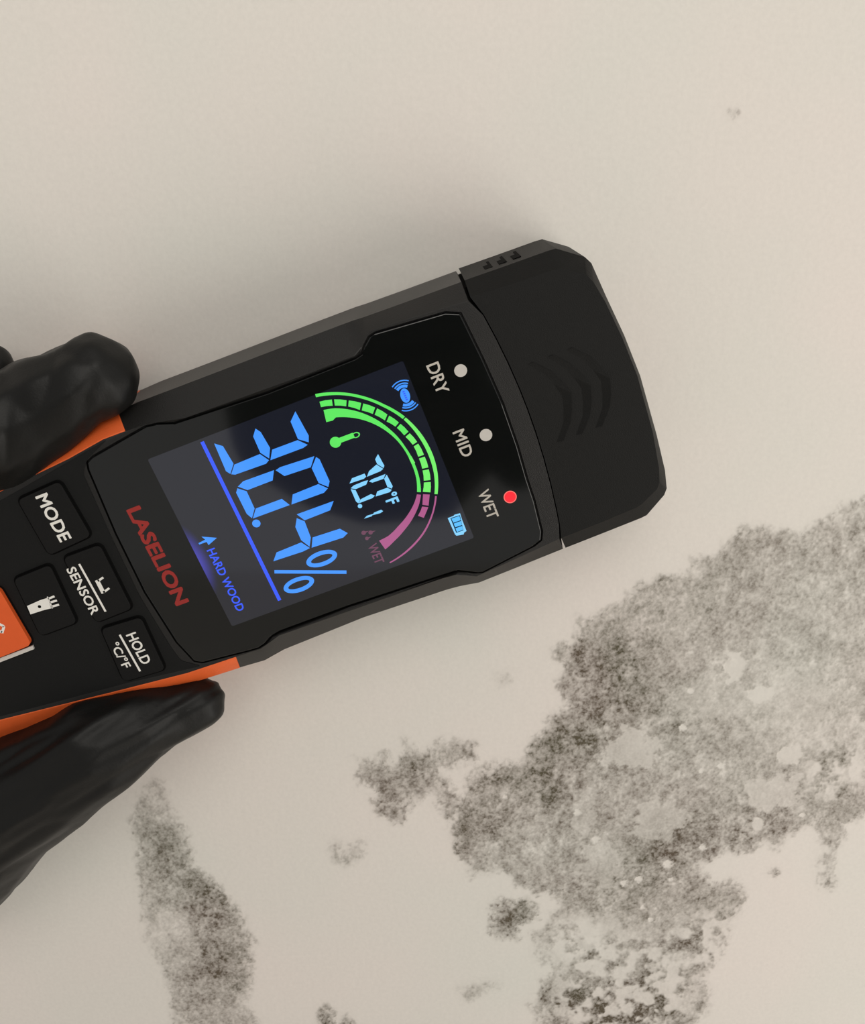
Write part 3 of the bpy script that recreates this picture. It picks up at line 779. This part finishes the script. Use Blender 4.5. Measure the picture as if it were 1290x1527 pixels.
PALM = [(-330,940,-14,105),(-430,1050,-13,118),(-530,1150,-13,120),(-640,1160,-13,120),(-900,1260,-11,130)]
def wrinkle(me):
    n = len(me.vertices); co = np.empty(n*3, np.float32); me.vertices.foreach_get('co', co); co = co.reshape(-1, 3)
    no = np.empty(n*3, np.float32); me.vertex_normals.foreach_get('vector', no); no = no.reshape(-1, 3)
    q = (co-np.array(OD))*1000                       # mm
    x, z = q[:, 0], q[:, 2]
    ui = np.array(WP(300, 1045, -12*MM))-np.array(WP(0, 1228, -18*MM)); ui /= np.linalg.norm(ui)
    s = q @ ui; up = np.array([-ui[2], 0, ui[0]]); t = q @ up + .35*q[:, 1]
    lower = (z < -18) 
    fold = np.abs(fbm(s/24+3+t/30, t/4.0, 5, 2, .4)-.5)*2
    fold2 = fbm(s/8, t/3.5, 9, 2)-.5
    dl = 1.0*(fold-.4) + .25*fold2
    tx = fbm((x-.3*z)/8.0+q[:, 1]/14, (z+.3*x)/15, 15, 2, .3)
    du = 1.5*(np.abs(tx-.5)*2-.25)
    d = np.where(lower, dl, du)*.001
    co = co + no*d[:, None]
    me.vertices.foreach_set('co', co.astype(np.float32).ravel()); me.update()
hand = gloved('gloved_hand', [THUMB, KNUCKLE, WEB, INDEX, MIDDLE, RING, LITTLE, PALM], 'hand in a black nitrile glove gripping the moisture meter from the left', wrinkle=wrinkle)

# ------------------------------------------------------------------ the photographer's phone and hand (mirrored in the meter's glass)
CW = Matrix(((ex.x, ey.x, ez.x, CAM.x), (ex.y, ey.y, ez.y, CAM.y), (ex.z, ey.z, ez.z, CAM.z), (0,0,0,1)))   # x right, y down, z ahead
phone = bpy.data.objects.new('phone', None); C.objects.link(phone)
phone.matrix_world = CW @ Matrix.Translation((.004, .066, -.008)); phone.empty_display_size = .02
tag(phone, 'dark phone taking the picture, mirrored as a black shape in the meter glass', 'phone')
def slab(w, h, r, z0, z1): return prism(rounded([(-w/2,-h/2),(w/2,-h/2),(w/2,h/2),(-w/2,h/2)], r, 6), z0, z1)
bevel(link('phone_body', bm2me(slab(.078, .160, .014, -.0045, .0045), 'phone_body'), M_phone, phone), .0015, 3)
cb = slab(.030, .034, .010, .0040, .0058)
for v in cb.verts: v.co.x -= .005; v.co.y -= .056
link('camera_plate', bm2me(cb, 'camera_plate'), M_phone, phone)
def WPc(x, y, z): return CW @ Vector((x*MM, y*MM, z*MM))
def chain_c(bm, pts):
    P = [(WPc(x, y, z), r*MM) for x, y, z, r in pts]
    for (p, r), (q, s_) in zip(P[:-1], P[1:]):
        n = max(2, int((q-p).length/(2.5*MM)))
        for k in range(n+1): add_ball(bm, p.lerp(q, k/n), r+(s_-r)*k/n)
def hand2():
    global chain
    keep = chain; chain = chain_c
    fingers = [[(52,70,-4,9),(34,66,5,9.5),(6,68,7,10),(-36,84,-4,11),(-50,110,-22,18)],
               [(54,92,-4,9),(34,88,5,9.5),(6,90,7,10),(-36,100,-4,11),(-52,122,-22,18)],
               [(53,114,-4,9),(32,110,5,9.5),(4,112,7,10),(-36,120,-4,11),(-50,136,-22,18)],
               [(70,186,-12,14),(66,160,-14,16),(40,138,-8,14),(0,138,4,10),(-36,140,-6,12),(-46,146,-22,17)],
               [(20,70,-20,10),(-6,76,-22,11),(-40,96,-26,15),(-56,120,-28,20)],
               [(-60,112,-24,22),(-52,170,-22,26),(-32,188,-22,26),(-6,198,-22,27),(24,198,-22,26),(46,168,-22,24),(14,160,-22,28),(-30,140,-24,28)],
               [(-50,118,-26,22),(-90,112,-30,30),(-135,104,-38,34)]]
    o = gloved('gloved_hand', fingers, 'second black-gloved hand holding the phone, mirrored in the meter glass', .0015, None, 6)
    chain = keep
    bm = bmesh.new(); ax0, ax1 = WPc(-118,107,-36), WPc(-330,80,-120)
    d = (ax1-ax0).normalized(); u = d.orthogonal().normalized(); w = d.cross(u); rings = []
    for k in range(9):
        c = ax0.lerp(ax1, k/8); r = (.040+.010*k/8 + .0015*math.sin(k*2.3))
        rings.append([bm.verts.new(c+u*r*math.cos(t)+w*r*math.sin(t)) for t in (2*math.pi*q/24 for q in range(24))])
    for a_, b_ in zip(rings[:-1], rings[1:]):
        for q in range(24): bm.faces.new((a_[q], a_[(q+1) % 24], b_[(q+1) % 24], b_[q]))
    bm.faces.new(rings[0]); bm.faces.new(rings[-1])
    sl = link('sleeve', bm2me(bm, 'sleeve'), mat('dark_cloth', srgb(24, 24, 27), .9, .1, .1, 300, .3, 900), o); smooth(sl, 60)
hand2()
